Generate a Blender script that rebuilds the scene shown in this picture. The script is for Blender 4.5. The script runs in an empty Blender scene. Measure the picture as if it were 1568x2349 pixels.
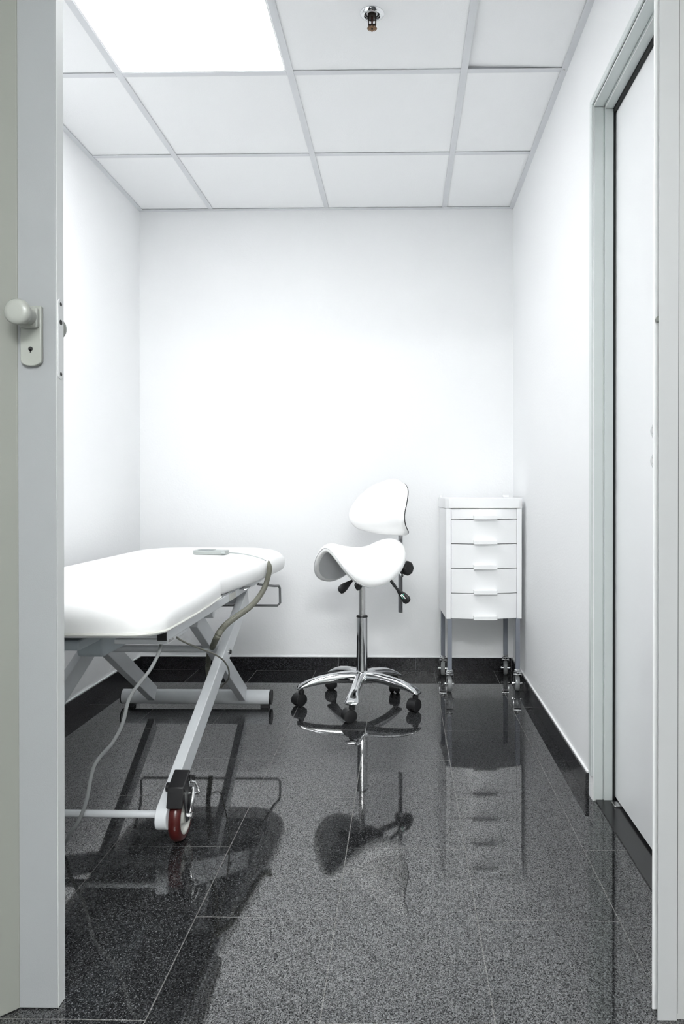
import bpy, bmesh, math, random
from mathutils import Vector, Matrix, Euler
random.seed(4)
C = bpy.context.scene.collection
R = math.radians

# ---------------------------------------------------------------- camera, world, lights, exposure
EYE = 0.92
F_PX, CX, CY, YAW, PITCH = 1621.0, 892.0, 1135.5, R(1.13), R(0.3)
PANEL_STRENGTH = 10.0
CORRIDOR_FILL_STRENGTH = 29  # added fill lamp, out of view
EXPOSURE = 1.13
cam_d = bpy.data.cameras.new('camera')
cam = bpy.data.objects.new('camera', cam_d); C.objects.link(cam)
cam.location = (0, 0, EYE)
cam.rotation_euler = (math.pi/2 - PITCH, 0, YAW)
cam_d.sensor_fit = 'VERTICAL'; cam_d.sensor_height = 36.0
cam_d.lens = F_PX/2349*36
cam_d.shift_x = (784 - CX)/2349
cam_d.shift_y = (CY - 1174.5)/2349
cam_d.clip_start = 0.02
bpy.context.scene.camera = cam
vs = bpy.context.scene.view_settings
vs.view_transform = 'Standard'; vs.look = 'None'; vs.exposure = EXPOSURE; vs.gamma = 1
vs.use_curve_mapping = False
w = bpy.data.worlds.new('world'); bpy.context.scene.world = w; w.use_nodes = True
w.node_tree.nodes['Background'].inputs[0].default_value = (.9, .95, 1, 1)
w.node_tree.nodes['Background'].inputs[1].default_value = 0.15
bpy.context.scene.cycles.max_bounces = 14
bpy.context.scene.cycles.diffuse_bounces = 10
bpy.context.scene.cycles.glossy_bounces = 6

# ---------------------------------------------------------------- surveying: a photo pixel at a known plane -> a point of the room
def _ray(px, py):
    v = Vector(((px-CX)/F_PX, 1, -(py-CY)/F_PX))
    v = Matrix.Rotation(-PITCH, 3, 'X') @ v
    return Matrix.Rotation(YAW, 3, 'Z') @ v
def AY(px, py, y): r = _ray(px, py); return r*(y/r.y) + Vector((0, 0, EYE))
def AX(px, py, x): r = _ray(px, py); return r*(x/r.x) + Vector((0, 0, EYE))
def AZ(px, py, z): r = _ray(px, py); return r*((z-EYE)/r.z) + Vector((0, 0, EYE))

# ---------------------------------------------------------------- materials
def mat(name, col, rough=.5, metal=0., spec=.5, bump=0., bscale=60., coat=0., noise=0., nscale=8., trans=0., ior=1.45, detail=4):
    m = bpy.data.materials.new(name); m.use_nodes = True
    nt = m.node_tree; b = nt.nodes['Principled BSDF']
    b.inputs['Base Color'].default_value = (*col, 1)
    b.inputs['Roughness'].default_value = rough
    b.inputs['Metallic'].default_value = metal
    b.inputs['Specular IOR Level'].default_value = spec
    b.inputs['IOR'].default_value = ior
    b.inputs['Transmission Weight'].default_value = trans
    if coat: b.inputs['Coat Weight'].default_value = coat; b.inputs['Coat Roughness'].default_value = .05
    tc = nt.nodes.new('ShaderNodeTexCoord')
    if bump:
        n = nt.nodes.new('ShaderNodeTexNoise'); n.inputs['Scale'].default_value = bscale; n.inputs['Detail'].default_value = detail
        bp = nt.nodes.new('ShaderNodeBump'); bp.inputs['Strength'].default_value = bump; bp.inputs['Distance'].default_value = .002
        nt.links.new(tc.outputs['Object'], n.inputs['Vector']); nt.links.new(n.outputs['Fac'], bp.inputs['Height'])
        nt.links.new(bp.outputs['Normal'], b.inputs['Normal'])
    if noise:
        n = nt.nodes.new('ShaderNodeTexNoise'); n.inputs['Scale'].default_value = nscale; n.inputs['Detail'].default_value = 6
        mx = nt.nodes.new('ShaderNodeMix'); mx.data_type = 'RGBA'
        mx.inputs['A'].default_value = (*[c*(1-noise) for c in col], 1); mx.inputs['B'].default_value = (*[min(1, c*(1+noise)) for c in col], 1)
        nt.links.new(tc.outputs['Object'], n.inputs['Vector']); nt.links.new(n.outputs['Fac'], mx.inputs['Factor'])
        nt.links.new(mx.outputs['Result'], b.inputs['Base Color'])
    return m
def emit(name, col, s):
    m = bpy.data.materials.new(name); m.use_nodes = True; nt = m.node_tree
    e = nt.nodes.new('ShaderNodeEmission'); e.inputs[0].default_value = (*col, 1); e.inputs[1].default_value = s
    nt.links.new(e.outputs[0], nt.nodes['Material Output'].inputs[0]); return m

def granite_floor():
    m = bpy.data.materials.new('granite_floor'); m.use_nodes = True; nt = m.node_tree; L = nt.links.new
    b = nt.nodes['Principled BSDF']
    tc = nt.nodes.new('ShaderNodeTexCoord'); sp = nt.nodes.new('ShaderNodeSeparateXYZ'); cb = nt.nodes.new('ShaderNodeCombineXYZ')
    L(tc.outputs['Object'], sp.inputs[0])
    def math_(op, a, v):
        n = nt.nodes.new('ShaderNodeMath'); n.operation = op
        if hasattr(a, 'links'): L(a, n.inputs[0])
        else: n.inputs[0].default_value = a
        if hasattr(v, 'links'): L(v, n.inputs[1])
        else: n.inputs[1].default_value = v
        return n.outputs[0]
    L(math_('ADD', sp.outputs['Y'], 6-1.215), cb.inputs['X']); L(math_('ADD', sp.outputs['X'], .4475+.3035*10), cb.inputs['Y'])
    br = nt.nodes.new('ShaderNodeTexBrick'); L(cb.outputs[0], br.inputs['Vector'])
    br.offset = .5; br.offset_frequency = 2; br.squash = 1
    br.inputs['Scale'].default_value = 1; br.inputs['Brick Width'].default_value = .6; br.inputs['Row Height'].default_value = .3035
    br.inputs['Mortar Size'].default_value = .0012; br.inputs['Mortar Smooth'].default_value = .1; br.inputs['Bias'].default_value = 0
    br.inputs['Color1'].default_value = (.80, .80, .80, 1); br.inputs['Color2'].default_value = (1.2, 1.2, 1.2, 1); br.inputs['Mortar'].default_value = (1, 1, 1, 1)
    vo = nt.nodes.new('ShaderNodeTexVoronoi'); vo.inputs['Scale'].default_value = 560; L(tc.outputs['Object'], vo.inputs['Vector'])
    sc = nt.nodes.new('ShaderNodeSeparateColor'); L(vo.outputs['Color'], sc.inputs[0])
    no = nt.nodes.new('ShaderNodeTexNoise'); no.inputs['Scale'].default_value = 420; no.inputs['Detail'].default_value = 2; L(tc.outputs['Object'], no.inputs['Vector'])
    mixv = math_('ADD', math_('MULTIPLY', sc.outputs[0], .6), math_('MULTIPLY', no.outputs['Fac'], .4))
    ra = nt.nodes.new('ShaderNodeValToRGB'); L(mixv, ra.inputs[0])
    e = ra.color_ramp.elements
    e[0].position = .22; e[0].color = (.004, .004, .0045, 1); e[1].position = .90; e[1].color = (.17, .175, .18, 1)
    x = e.new(.5); x.color = (.010, .0103, .011, 1); x = e.new(.68); x.color = (.034, .035, .037, 1)
    mu = nt.nodes.new('ShaderNodeMix'); mu.data_type = 'RGBA'; mu.blend_type = 'MULTIPLY'; mu.inputs['Factor'].default_value = 1
    L(ra.outputs[0], mu.inputs['A']); L(br.outputs['Color'], mu.inputs['B'])
    gm = nt.nodes.new('ShaderNodeMix'); gm.data_type = 'RGBA'; L(br.outputs['Fac'], gm.inputs['Factor']); L(mu.outputs['Result'], gm.inputs['A'])
    gm.inputs['B'].default_value = (.085, .083, .078, 1)
    L(gm.outputs['Result'], b.inputs['Base Color'])
    big = nt.nodes.new('ShaderNodeTexNoise'); big.inputs['Scale'].default_value = 3.5; big.inputs['Detail'].default_value = 5; L(tc.outputs['Object'], big.inputs['Vector'])
    ro = math_('ADD', math_('MULTIPLY', big.outputs['Fac'], .05), .012)
    L(math_('ADD', ro, math_('MULTIPLY', br.outputs['Fac'], .4)), b.inputs['Roughness'])
    b.inputs['IOR'].default_value = 1.85
    L(math_('MULTIPLY', math_('POWER', sc.outputs[1], 1.7), 1.8), b.inputs['Specular IOR Level'])
    bp = nt.nodes.new('ShaderNodeBump'); bp.inputs['Strength'].default_value = .25; bp.inputs['Distance'].default_value = .001; bp.invert = True
    L(br.outputs['Fac'], bp.inputs['Height']); L(bp.outputs[0], b.inputs['Normal'])
    return m

def stone(name, base, fleck):
    m = mat(name, base, rough=.18, spec=.6); nt = m.node_tree
    vo = nt.nodes.new('ShaderNodeTexVoronoi'); vo.inputs['Scale'].default_value = 430; tc = nt.nodes.new('ShaderNodeTexCoord')
    nt.links.new(tc.outputs['Object'], vo.inputs['Vector'])
    ra = nt.nodes.new('ShaderNodeValToRGB'); ra.color_ramp.elements[0].color = (*[c*.4 for c in base], 1); ra.color_ramp.elements[1].color = (*fleck, 1)
    x = ra.color_ramp.elements.new(.6); x.color = (*base, 1)
    s = nt.nodes.new('ShaderNodeSeparateColor'); nt.links.new(vo.outputs['Color'], s.inputs[0]); nt.links.new(s.outputs[0], ra.inputs[0])
    nt.links.new(ra.outputs[0], nt.nodes['Principled BSDF'].inputs['Base Color']); return m

M = dict(
 wall=mat('wall_paint', (.89, .895, .90), .6, spec=.3, bump=.35, bscale=110, noise=.012, nscale=2.5),
 corridor=mat('corridor_paint', (.74, .75, .74), .6, spec=.3, bump=.3, bscale=110),
 tile=mat('mineral_tile', (.92, .925, .93), .9, spec=.1, bump=.3, bscale=260, noise=.02, nscale=220),
 grid=mat('grid_grey', (.70, .71, .73), .45), plenum=mat('plenum', (.05, .05, .05), .9),
 lamp=emit('diffuser_glow', (.97, .985, 1), PANEL_STRENGTH), fill_lamp=emit('corridor_fill_glow', (.98, 1, 1), CORRIDOR_FILL_STRENGTH),
 floor=granite_floor(), base=stone('dark_granite', (.014, .014, .016), (.06, .06, .065)), sill=stone('smooth_dark_stone', (.016, .016, .017), (.026, .026, .028)),
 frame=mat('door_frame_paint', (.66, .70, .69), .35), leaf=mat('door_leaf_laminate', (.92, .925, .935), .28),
 gap=mat('dark_gap', (.02, .022, .022), .7),
 post=mat('folding_door_vinyl_dimmed', (.262, .270, .277), .4, bump=.12, bscale=500, noise=.04, nscale=3), panel2=mat('folding_panel_vinyl_dimmed', (.215, .22, .20), .45, noise=.03, nscale=3),  # folding door darkened below its own tone, offsetting the added fill lamp
 jamb=mat('jamb_paint_dimmed', (.34, .345, .345), .4, noise=.02, nscale=4), ivory=mat('ivory_plastic', (.29, .30, .275), .3), dark=mat('dark_hole', (.01, .01, .01), .6),  # jamb likewise darkened so the fill lamp does not over-light it
 vinyl=mat('white_vinyl', (.93, .93, .925), .36, bump=.25, bscale=26, noise=.02, nscale=9),
 pipe=mat('cream_piping', (.72, .72, .68), .45), bed=mat('bed_enamel', (.62, .64, .66), .32, noise=.05, nscale=40), 
 black=mat('black_plastic', (.012, .012, .013), .42, bump=.1, bscale=300), rubber=mat('black_rubber', (.015, .015, .016), .6),
 red=mat('red_urethane', (.055, .007, .006), .28, noise=.5, nscale=14), hub=mat('grey_wheel_core', (.50, .50, .47), .45),
 chrome=mat('chrome', (.74, .75, .76), .06, metal=1), steel=mat('steel', (.62, .62, .62), .25, metal=1), 
 outer=mat('corridor_paint_dimmed', (.34, .345, .34), .6, bump=.3, bscale=110),  # darker copy of the corridor paint, holding down the fill light in colour
 edge=mat('lit_edge_vinyl', (.56, .57, .57), .4),
 darksteel=mat('dark_steel', (.30, .30, .31), .16, metal=1),
 white=mat('white_plastic', (.92, .925, .93), .32), leggrey=mat('grey_enamel', (.21, .225, .26), .4),
 clear=mat('clear_plastic', (.55, .57, .58), .15, trans=.6, ior=1.45), holder=mat('grey_wire', (.22, .225, .23), .4),
 hose=mat('olive_hose', (.15, .15, .12), .5), cord=mat('cord_olive', (.17, .17, .14), .5), cable=mat('pale_cable', (.30, .31, .31), .45),
 remote=mat('remote_plastic', (.42, .45, .44), .35), keypad=mat('keypad', (.20, .22, .23), .4), bronze=mat('bronze', (.20, .12, .07), .4, metal=1),
 dbronze=mat('dark_bronze', (.05, .04, .035), .45, metal=.8), shell=mat('black_shell', (.03, .03, .03), .4), under=mat('underside_shade_grey', (.60, .61, .62), .7),
 label=mat('label_paper', (.75, .76, .76), .5), ink=mat('ink', (.03, .03, .03), .6), green=mat('logo_green', (.05, .55, .35), .5), logow=mat('logo_white', (.85, .88, .85), .5),
 board=mat('board_grey', (.36, .37, .38), .6), bluegrey=mat('blue_grey_plastic', (.42, .47, .50), .4), blackmetal=mat('black_metal', (.02, .02, .022), .3, spec=.6))

# ---------------------------------------------------------------- mesh helpers
def obj(name, bm, m, parent=None, bevel=0, smooth=True, seg=2, angle=40, recalc=True):
    if recalc: bmesh.ops.recalc_face_normals(bm, faces=bm.faces)
    me = bpy.data.meshes.new(name); bm.to_mesh(me); bm.free()
    for mm in (m if isinstance(m, (list, tuple)) else [m]): me.materials.append(mm)
    o = bpy.data.objects.new(name, me); C.objects.link(o)
    if parent: o.parent = parent
    if smooth:
        me.polygons.foreach_set('use_smooth', [True]*len(me.polygons))
        try: me.set_sharp_from_angle(angle=R(angle))
        except Exception: pass
    if bevel:
        b = o.modifiers.new('bevel', 'BEVEL'); b.width = bevel; b.segments = seg; b.limit_method = 'ANGLE'; b.angle_limit = R(30)
        b.harden_normals = False
    return o
def thing(name, label, cat, loc=(0, 0, 0), rz=0, group=None):
    o = bpy.data.objects.new(name, None); C.objects.link(o); o.location = loc; o.rotation_euler = (0, 0, rz)
    o.empty_display_size = .05; o['label'] = label; o['category'] = cat
    if group: o['group'] = group
    return o
def tag(o, label, cat, group=None):
    o['label'] = label; o['category'] = cat
    if group: o['group'] = group
    return o
def struct(o): o['kind'] = 'structure'; return o
def new(): return bmesh.new()
def box(bm, a, b, M4=None, mi=0):
    x0, y0, z0 = a; x1, y1, z1 = b
    vs_ = [bm.verts.new((M4 @ Vector(p)) if M4 else p) for p in
          [(x0,y0,z0),(x1,y0,z0),(x1,y1,z0),(x0,y1,z0),(x0,y0,z1),(x1,y0,z1),(x1,y1,z1),(x0,y1,z1)]]
    for f in ((0,3,2,1),(4,5,6,7),(0,1,5,4),(1,2,6,5),(2,3,7,6),(3,0,4,7)):
        fc = bm.faces.new([vs_[i] for i in f]); fc.material_index = mi
    return bm
def B(a, b, M4=None): return box(new(), a, b, M4)
def frame_of(d):
    d = d.normalized(); up = Vector((0, 0, 1)) if abs(d.z) < .95 else Vector((0, 1, 0))
    s = d.cross(up).normalized(); return s, s.cross(d).normalized()
def spline(pts, n=8):
    pts = [Vector(p) for p in pts]; out = []
    P = [pts[0]*2-pts[1]] + pts + [pts[-1]*2-pts[-2]]
    for i in range(1, len(P)-2):
        for k in range(n):
            t = k/n; a, b, c, d = P[i-1], P[i], P[i+1], P[i+2]
            out.append(.5*((2*b)+(c-a)*t+(2*a-5*b+4*c-d)*t*t+(3*b-a-3*c+d)*t**3))
    out.append(pts[-1]); return out
def sweep(bm, pts, r, n=12, cap=True, sx=1, sy=1):
    pts = [Vector(p) for p in pts]; rings = []; N = len(pts)
    u = None
    for i, p in enumerate(pts):
        d = (pts[min(i+1, N-1)]-pts[max(i-1, 0)]).normalized()
        if u is None: u, v = frame_of(d)
        u = (u - d*u.dot(d)).normalized(); v = d.cross(u)
        rr = r[i] if isinstance(r, (list, tuple)) else r
        rings.append([bm.verts.new(p+(u*math.cos(2*math.pi*k/n)*sx+v*math.sin(2*math.pi*k/n)*sy)*rr) for k in range(n)])
    for a, b in zip(rings, rings[1:]):
        for k in range(n): bm.faces.new((a[k], a[(k+1) % n], b[(k+1) % n], b[k]))
    if cap: bm.faces.new(rings[0][::-1]); bm.faces.new(rings[-1])
    return bm
def cyl(bm, a, b, r, n=24, r2=None):
    a, b = Vector(a), Vector(b); s, t = frame_of(b-a); r2 = r if r2 is None else r2
    ra = [bm.verts.new(a+(s*math.cos(2*math.pi*k/n)+t*math.sin(2*math.pi*k/n))*r) for k in range(n)]
    rb = [bm.verts.new(b+(s*math.cos(2*math.pi*k/n)+t*math.sin(2*math.pi*k/n))*r2) for k in range(n)]
    for k in range(n): bm.faces.new((ra[k], ra[(k+1) % n], rb[(k+1) % n], rb[k]))
    bm.faces.new(ra[::-1]); bm.faces.new(rb); return bm
def lathe(bm, prof, origin=(0,0,0), axis=(0,0,1), n=28, closed=False):
    """prof: (radius, height along axis)"""
    o = Vector(origin); ax = Vector(axis).normalized(); s, t = frame_of(ax); rings = []
    for r, h in prof:
        if r < 1e-6: rings.append([bm.verts.new(o+ax*h)])
        else: rings.append([bm.verts.new(o+ax*h+(s*math.cos(2*math.pi*k/n)+t*math.sin(2*math.pi*k/n))*r) for k in range(n)])
    pairs = list(zip(rings, rings[1:])) + ([(rings[-1], rings[0])] if closed else [])
    for a, b in pairs:
        for k in range(n):
            if len(a) == 1 and len(b) == 1: continue
            if len(a) == 1: bm.faces.new((a[0], b[(k+1) % n], b[k]))
            elif len(b) == 1: bm.faces.new((a[k], a[(k+1) % n], b[0]))
            else: bm.faces.new((a[k], a[(k+1) % n], b[(k+1) % n], b[k]))
    if not closed:
        if len(rings[0]) > 1: bm.faces.new(rings[0][::-1])
        if len(rings[-1]) > 1: bm.faces.new(rings[-1])
    return bm
def prism(bm, poly, h0, h1, fn):
    """poly 2-D, extruded h0..h1; fn(u,v,h)->point"""
    a = [bm.verts.new(fn(u, v, h0)) for u, v in poly]; b = [bm.verts.new(fn(u, v, h1)) for u, v in poly]; n = len(poly)
    for k in range(n): bm.faces.new((a[k], a[(k+1) % n], b[(k+1) % n], b[k]))
    bm.faces.new(a[::-1]); bm.faces.new(b); return bm
def rrect(x0, y0, x1, y1, r, n=5):
    out = []
    for cx, cy, a0 in ((x1-r, y1-r, 0), (x0+r, y1-r, 90), (x0+r, y0+r, 180), (x1-r, y0+r, 270)):
        for k in range(n+1):
            a = R(a0+90*k/n); out.append((cx+r*math.cos(a), cy+r*math.sin(a)))
    return out
def beam(bm, a, b, w, h, round_start=False):
    """rectangular tube in a plane x = const: a, b are (y, z) centre-line ends, w=(x0,x1), h = depth of the section"""
    a = Vector(a); b = Vector(b); d = (b-a).normalized(); nrm = Vector((-d.y, d.x)); L_ = (b-a).length
    poly = []
    if round_start:
        for k in range(9):
            t = R(90+180*k/8); poly.append((math.cos(t)*h/2+h/2, math.sin(t)*h/2))
    else: poly += [(0, h/2), (0, -h/2)]
    poly += [(L_, -h/2), (L_, h/2)]
    def fn(u, v, x):
        p = a+d*u+nrm*v; return Vector((x, p.x, p.y))
    return prism(bm, poly, w[0], w[1], fn)
def dup(o, parent=None):
    c = o.copy(); C.objects.link(c)
    if parent: c.parent = parent
    for ch in list(o.children): dup(ch, c)
    return c

# ---------------------------------------------------------------- the setting
XL, XR, YB, YF, ZC = -1.36, .563, 3.63, 1.30, 2.366
XRW = .74
struct(obj('floor', B((-2.3, -1.7, -.06), (XRW, YB+.12, 0)), M['floor'], smooth=False))
struct(obj('wall_back', B((XL-.12, YB, 0), (XRW, YB+.12, 2.6)), M['wall'], smooth=False))
struct(obj('wall_left', B((XL-.12, YF-.06, 0), (XL, YB, 2.6)), M['wall'], smooth=False))
DY0, DY1, DH = 1.33, 2.115, 2.064      # the opening of the side door
bm = new(); box(bm, (XR, DY1, 0), (.66 - .04, YB, 2.6)); box(bm, (XR, YF-.06, DH+.01), (.62, DY1, 2.6)); box(bm, (XR, YF-.06, 0), (.62, DY0, DH+.01))
struct(obj('wall_right', bm, M['wall'], smooth=False))
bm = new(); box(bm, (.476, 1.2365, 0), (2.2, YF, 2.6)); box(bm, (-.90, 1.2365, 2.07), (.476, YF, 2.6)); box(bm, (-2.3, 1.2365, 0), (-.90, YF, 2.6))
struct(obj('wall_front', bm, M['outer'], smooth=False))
bm = new(); box(bm, (-2.3, -1.7, 0), (2.3, -1.6, 2.6)); box(bm, (-2.3, -1.6, 0), (-2.2, 1.2365, 2.6)); box(bm, (2.2, -1.6, 0), (2.3, 1.2365, 2.6))
struct(obj('wall_corridor', bm, M['corridor'], smooth=False))
struct(obj('floor_corridor', B((XRW, -1.7, -.06), (2.3, 1.2365, 0)), M['floor'], smooth=False))
cco = struct(obj('ceiling_corridor', B((-2.3, -1.7, 2.40), (2.3, 1.2365, 2.46)), M['tile'], smooth=False))
# baseboards of dark granite, with joints
def baseboard(name, a, b, axis, t0, t1, joints):
    bm = new(); cuts = [t0]+joints+[t1]
    for c0, c1 in zip(cuts, cuts[1:]):
        lo = list(a); hi = list(b); lo[axis] = c0+.0006; hi[axis] = c1-.0006; box(bm, lo, hi)
    return struct(obj(name, bm, M['base'], smooth=False, bevel=.0008, seg=1))
baseboard('baseboard_back', (0, YB-.010, 0), (0, YB, .066), 0, XL+.01, XR-.01, [-.93, -.33, .065, .42])
baseboard('baseboard_left', (XL, 0, 0), (XL+.010, 0, .066), 1, YF, YB, [1.9, 2.5, 3.1])
baseboard('baseboard_right', (XR-.010, 0, 0), (XR, 0, .066), 1, 2.148, YB-.01, [2.30, 2.72, 3.15])
struct(obj('baseboard_corridor', B((.50, 1.2285, 0), (2.2, 1.2365, .066)), M['board'], smooth=False))
# plaster lip above the boards
bm = new(); box(bm, (XL, YB-.006, .0665), (XR, YB, .071)); box(bm, (XL, YF, .0665), (XL+.006, YB, .071)); box(bm, (XR-.006, 2.15, .0665), (XR, YB, .071))
struct(obj('trim_1', bm, M['wall'], smooth=False))
struct(obj('trim_2', B((.572, DY0, .0002), (.66, DY1, .0035)), M['sill'], smooth=False))       # the dark stone sill of the side door

# suspended ceiling: plenum, tiles, grid
ceil = struct(obj('ceiling', B((XL-.1, YF-.06, ZC+.16), (XRW, YB+.1, ZC+.2)), M['plenum'], smooth=False))
GX = [XL, -.985, -.390, .210, XR]; GY = [YB, 3.037, 2.444, 1.851, YF]
for i in range(4):
    for j in range(4):
        x0, x1 = GX[i], GX[i+1]; y1, y0 = GY[j], GY[j+1]
        if i == 1 and j == 2: continue                      # the lamp's place
        t = obj('ceiling_tile', B((x0+.006, y0+.006, 0), (x1-.006, y1-.006, .014)), M['tile'], ceil, bevel=.0015, seg=1)
        t.location.z = ZC+.003
        if i == 3 and j == 2:                               # one tile sits crooked, its inner corner lifted
            cx, cy = x1-.006, y1-.006
            Rm = Matrix.Translation((cx, cy, ZC+.003)) @ Matrix.Rotation(R(1.5), 4, 'Y') @ Matrix.Translation((-cx, -cy, 0))
            t.matrix_basis = Rm
            t['label'] = 'ceiling tile sitting crooked with one corner lifted'
def tbar(a, b):
    bm = new(); box(bm, a, b)
    return obj('grid_bar', bm, M['grid'], ceil, bevel=.0006, seg=1)
for x in GX[1:4]:
    tbar((x-.012, YF, ZC-.001), (x+.012, YB, ZC+.001)); box_ = obj('grid_web', B((x-.001, YF, ZC+.001), (x+.001, YB, ZC+.03)), M['grid'], ceil, smooth=False)
for y in GY[1:4]:
    for i in range(4):
        x0 = GX[i]+(.0122 if i else 0); x1 = GX[i+1]-(.0122 if i < 3 else 0)
        tbar((x0, y-.012, ZC-.001), (x1, y+.012, ZC+.001))
        obj('grid_web', B((x0, y-.001, ZC+.001), (x1, y+.001, ZC+.03)), M['grid'], ceil, smooth=False)
for a, b in (((XL, YF, ZC-.002), (XL+.022, YB, ZC)), ((XR-.022, YF, ZC-.002), (XR, YB, ZC)), ((XL+.022, YB-.022, ZC-.002), (XR-.022, YB, ZC))):
    obj('wall_angle', B(a, b), M['grid'], ceil, smooth=False)
bm = new(); lathe(bm, [(0, -.0012), (.0035, -.0009), (.0042, 0)], (XR-.012, 2.44, ZC-.0024)); obj('rivet', bm, M['steel'], ceil)

# luminous panel
lt = thing('ceiling_light', 'square white luminous panel set in the suspended ceiling', 'ceiling light', (-.6875, 2.1475, ZC))
hx, hy = .2875, .2860
bm = new()
for a, b in (((-hx, -hy, .0), (hx, -hy+.008, .03)), ((-hx, hy-.008, .0), (hx, hy, .03)), ((-hx, -hy+.008, .0), (-hx+.008, hy-.008, .03)), ((hx-.008, -hy+.008, .0), (hx, hy-.008, .03))): box(bm, a, b)
obj('lamp_frame', bm, M['white'], lt, bevel=.001, seg=1)
obj('diffuser', B((-hx+.008, -hy+.008, .004), (hx-.008, hy-.008, .010)), M['lamp'], lt, smooth=False)
obj('lamp_housing', B((-hx, -hy, .031), (hx, hy, .09)), M['steel'], lt, smooth=False)
# added fill lamp for doorway and room, unseen behind and above the viewer
LX, LY, LZ = .1, -1.15, 2.40
bm = new()
for a, b in (((-.63, -.33, -.01), (.63, -.30, 0)), ((-.63, .30, -.01), (.63, .33, 0)), ((-.63, -.3, -.01), (-.60, .3, 0)), ((.60, -.3, -.01), (.63, .3, 0))): box(bm, a, b)
lf_ = obj('lamp_frame', bm, M['white'], cco, smooth=False); lf_.location = (LX, LY, LZ)
lo_ = obj('fill_diffuser', B((-.6, -.3, -.008), (.6, .3, -.001)), M['fill_lamp'], cco, smooth=False); lo_.location = (LX, LY, LZ)

# sprinkler
sk = thing('fire_sprinkler', 'bronze fire sprinkler in a chrome ring on the ceiling tile', 'sprinkler', (-.094, 2.15, ZC+.003))
bm = new(); lathe(bm, [(.0365, 0), (.0365, -.002), (.031, -.006), (.0245, -.007), (.0235, -.004), (.0235, 0)], closed=True, n=40)
obj('ceiling_ring', bm, M['chrome'], sk)
bm = new(); lathe(bm, [(.0225, -.0005), (.022, .004), (.017, .002), (.017, -.0005)], closed=True, n=32); obj('ring_cup', bm, M['dark'], sk)
bm = new(); box(bm, (-.0125, -.006, -.032), (-.009, .006, -.001)); box(bm, (.009, -.006, -.032), (.0125, .006, -.001)); cyl(bm, (0, 0, -.001), (0, 0, -.010), .0115); box(bm, (-.012, -.004, -.036), (.012, .004, -.032)); cyl(bm, (0, 0, -.036), (0, 0, -.044), .005)
obj('yoke', bm, M['dbronze'], sk, bevel=.0008)
bm = new(); cyl(bm, (0, 0, -.010), (0, 0, -.033), .0028, 12); obj('glass_bulb', bm, M['red'], sk)
bm = new(); poly = []
for k in range(72):
    a = 2*math.pi*k/72; r = .0150 if (k % 4) < 2 else .0105; poly.append((r*math.cos(a), r*math.sin(a)))
prism(bm, poly, -.0455, -.044, lambda u, v, h: Vector((u, v, h))); obj('deflector', bm, M['bronze'], sk, smooth=False)
bm = new(); cyl(bm, (0, 0, -.0475), (0, 0, -.0455), .0028, 12); obj('deflector_screw', bm, M['dark'], sk)

# side door in the right wall
d2 = struct(obj('door_2', B((.630, DY0-.02, .0122), (.668, 2.134, 2.075)), M['leaf'], bevel=.001, seg=1))
fr = obj('door_frame', new(), M['frame'])
bpy.data.objects.remove(fr)
bm = new()
box(bm, (.557, 2.107, 0.072), (.563, 2.130, 2.0635)); box(bm, (.557, DY0-.02, 2.0635), (.563, 2.130, 2.082))
obj('casing', bm, M['frame'], d2, bevel=.001, seg=1)
bm = new()
box(bm, (.5655, 2.107, 0), (.5925, 2.115, 2.056)); box(bm, (.5955, 2.104, 0), (.621, 2.115, 2.050))
box(bm, (.5925, 2.1085, 0), (.5955, 2.115, 2.056))
box(bm, (.5645, DY0-.01, 2.058), (.5925, 2.115, 2.0645)); box(bm, (.5955, DY0-.01, 2.050), (.621, 2.1035, 2.0645)); box(bm, (.5925, DY0-.01, 2.0595), (.5955, 2.115, 2.0645))
obj('door_frame', bm, M['frame'], d2, bevel=.0012, seg=2)
obj('frame_edge', box(B((.5630, 2.105, .0), (.5653, 2.112, 2.060)), (.5625, DY0-.01, 2.0570), (.5645, 2.112, 2.0600)), M['white'], d2, smooth=False)
obj('head_edge', B((.5950, DY0-.01, 2.0485), (.5962, 2.1035, 2.0505)), M['white'], d2, smooth=False)
bm = new(); box(bm, (.6215, 2.112, .004), (.6295, 2.134, 2.075)); box(bm, (.622, DY0, 2.040), (.6298, 2.12, 2.064)); obj('gap_shade', bm, M['gap'], d2, smooth=False)  # dark strips standing in for shade in the frame's open gap
struct(obj('wall_beyond', B((.700, YF-.06, 0), (XRW, YB, 2.6)), M['gap'], smooth=False))
for z, nm in ((1.070, 'handle_rose'), (.9955, 'key_rose')):
    bm = new(); lathe(bm, [(0, .011), (.012, .0105), (.020, .008), (.0245, .003), (.0255, 0)], (.630, 1.7665, z), (-1, 0, 0), 36)
    o = obj(nm, bm, M['chrome'], d2)
    obj('cylinder_core', cyl(new(), (.6195, 1.7665, z), (.616, 1.7665, z), .0085), M['steel'], o)
bm = new(); box(bm, (.612, 2.055, .0036), (.640, 2.085, .0085)); obj('floor_guide', bm, M['steel'], d2, bevel=.001)

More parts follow.
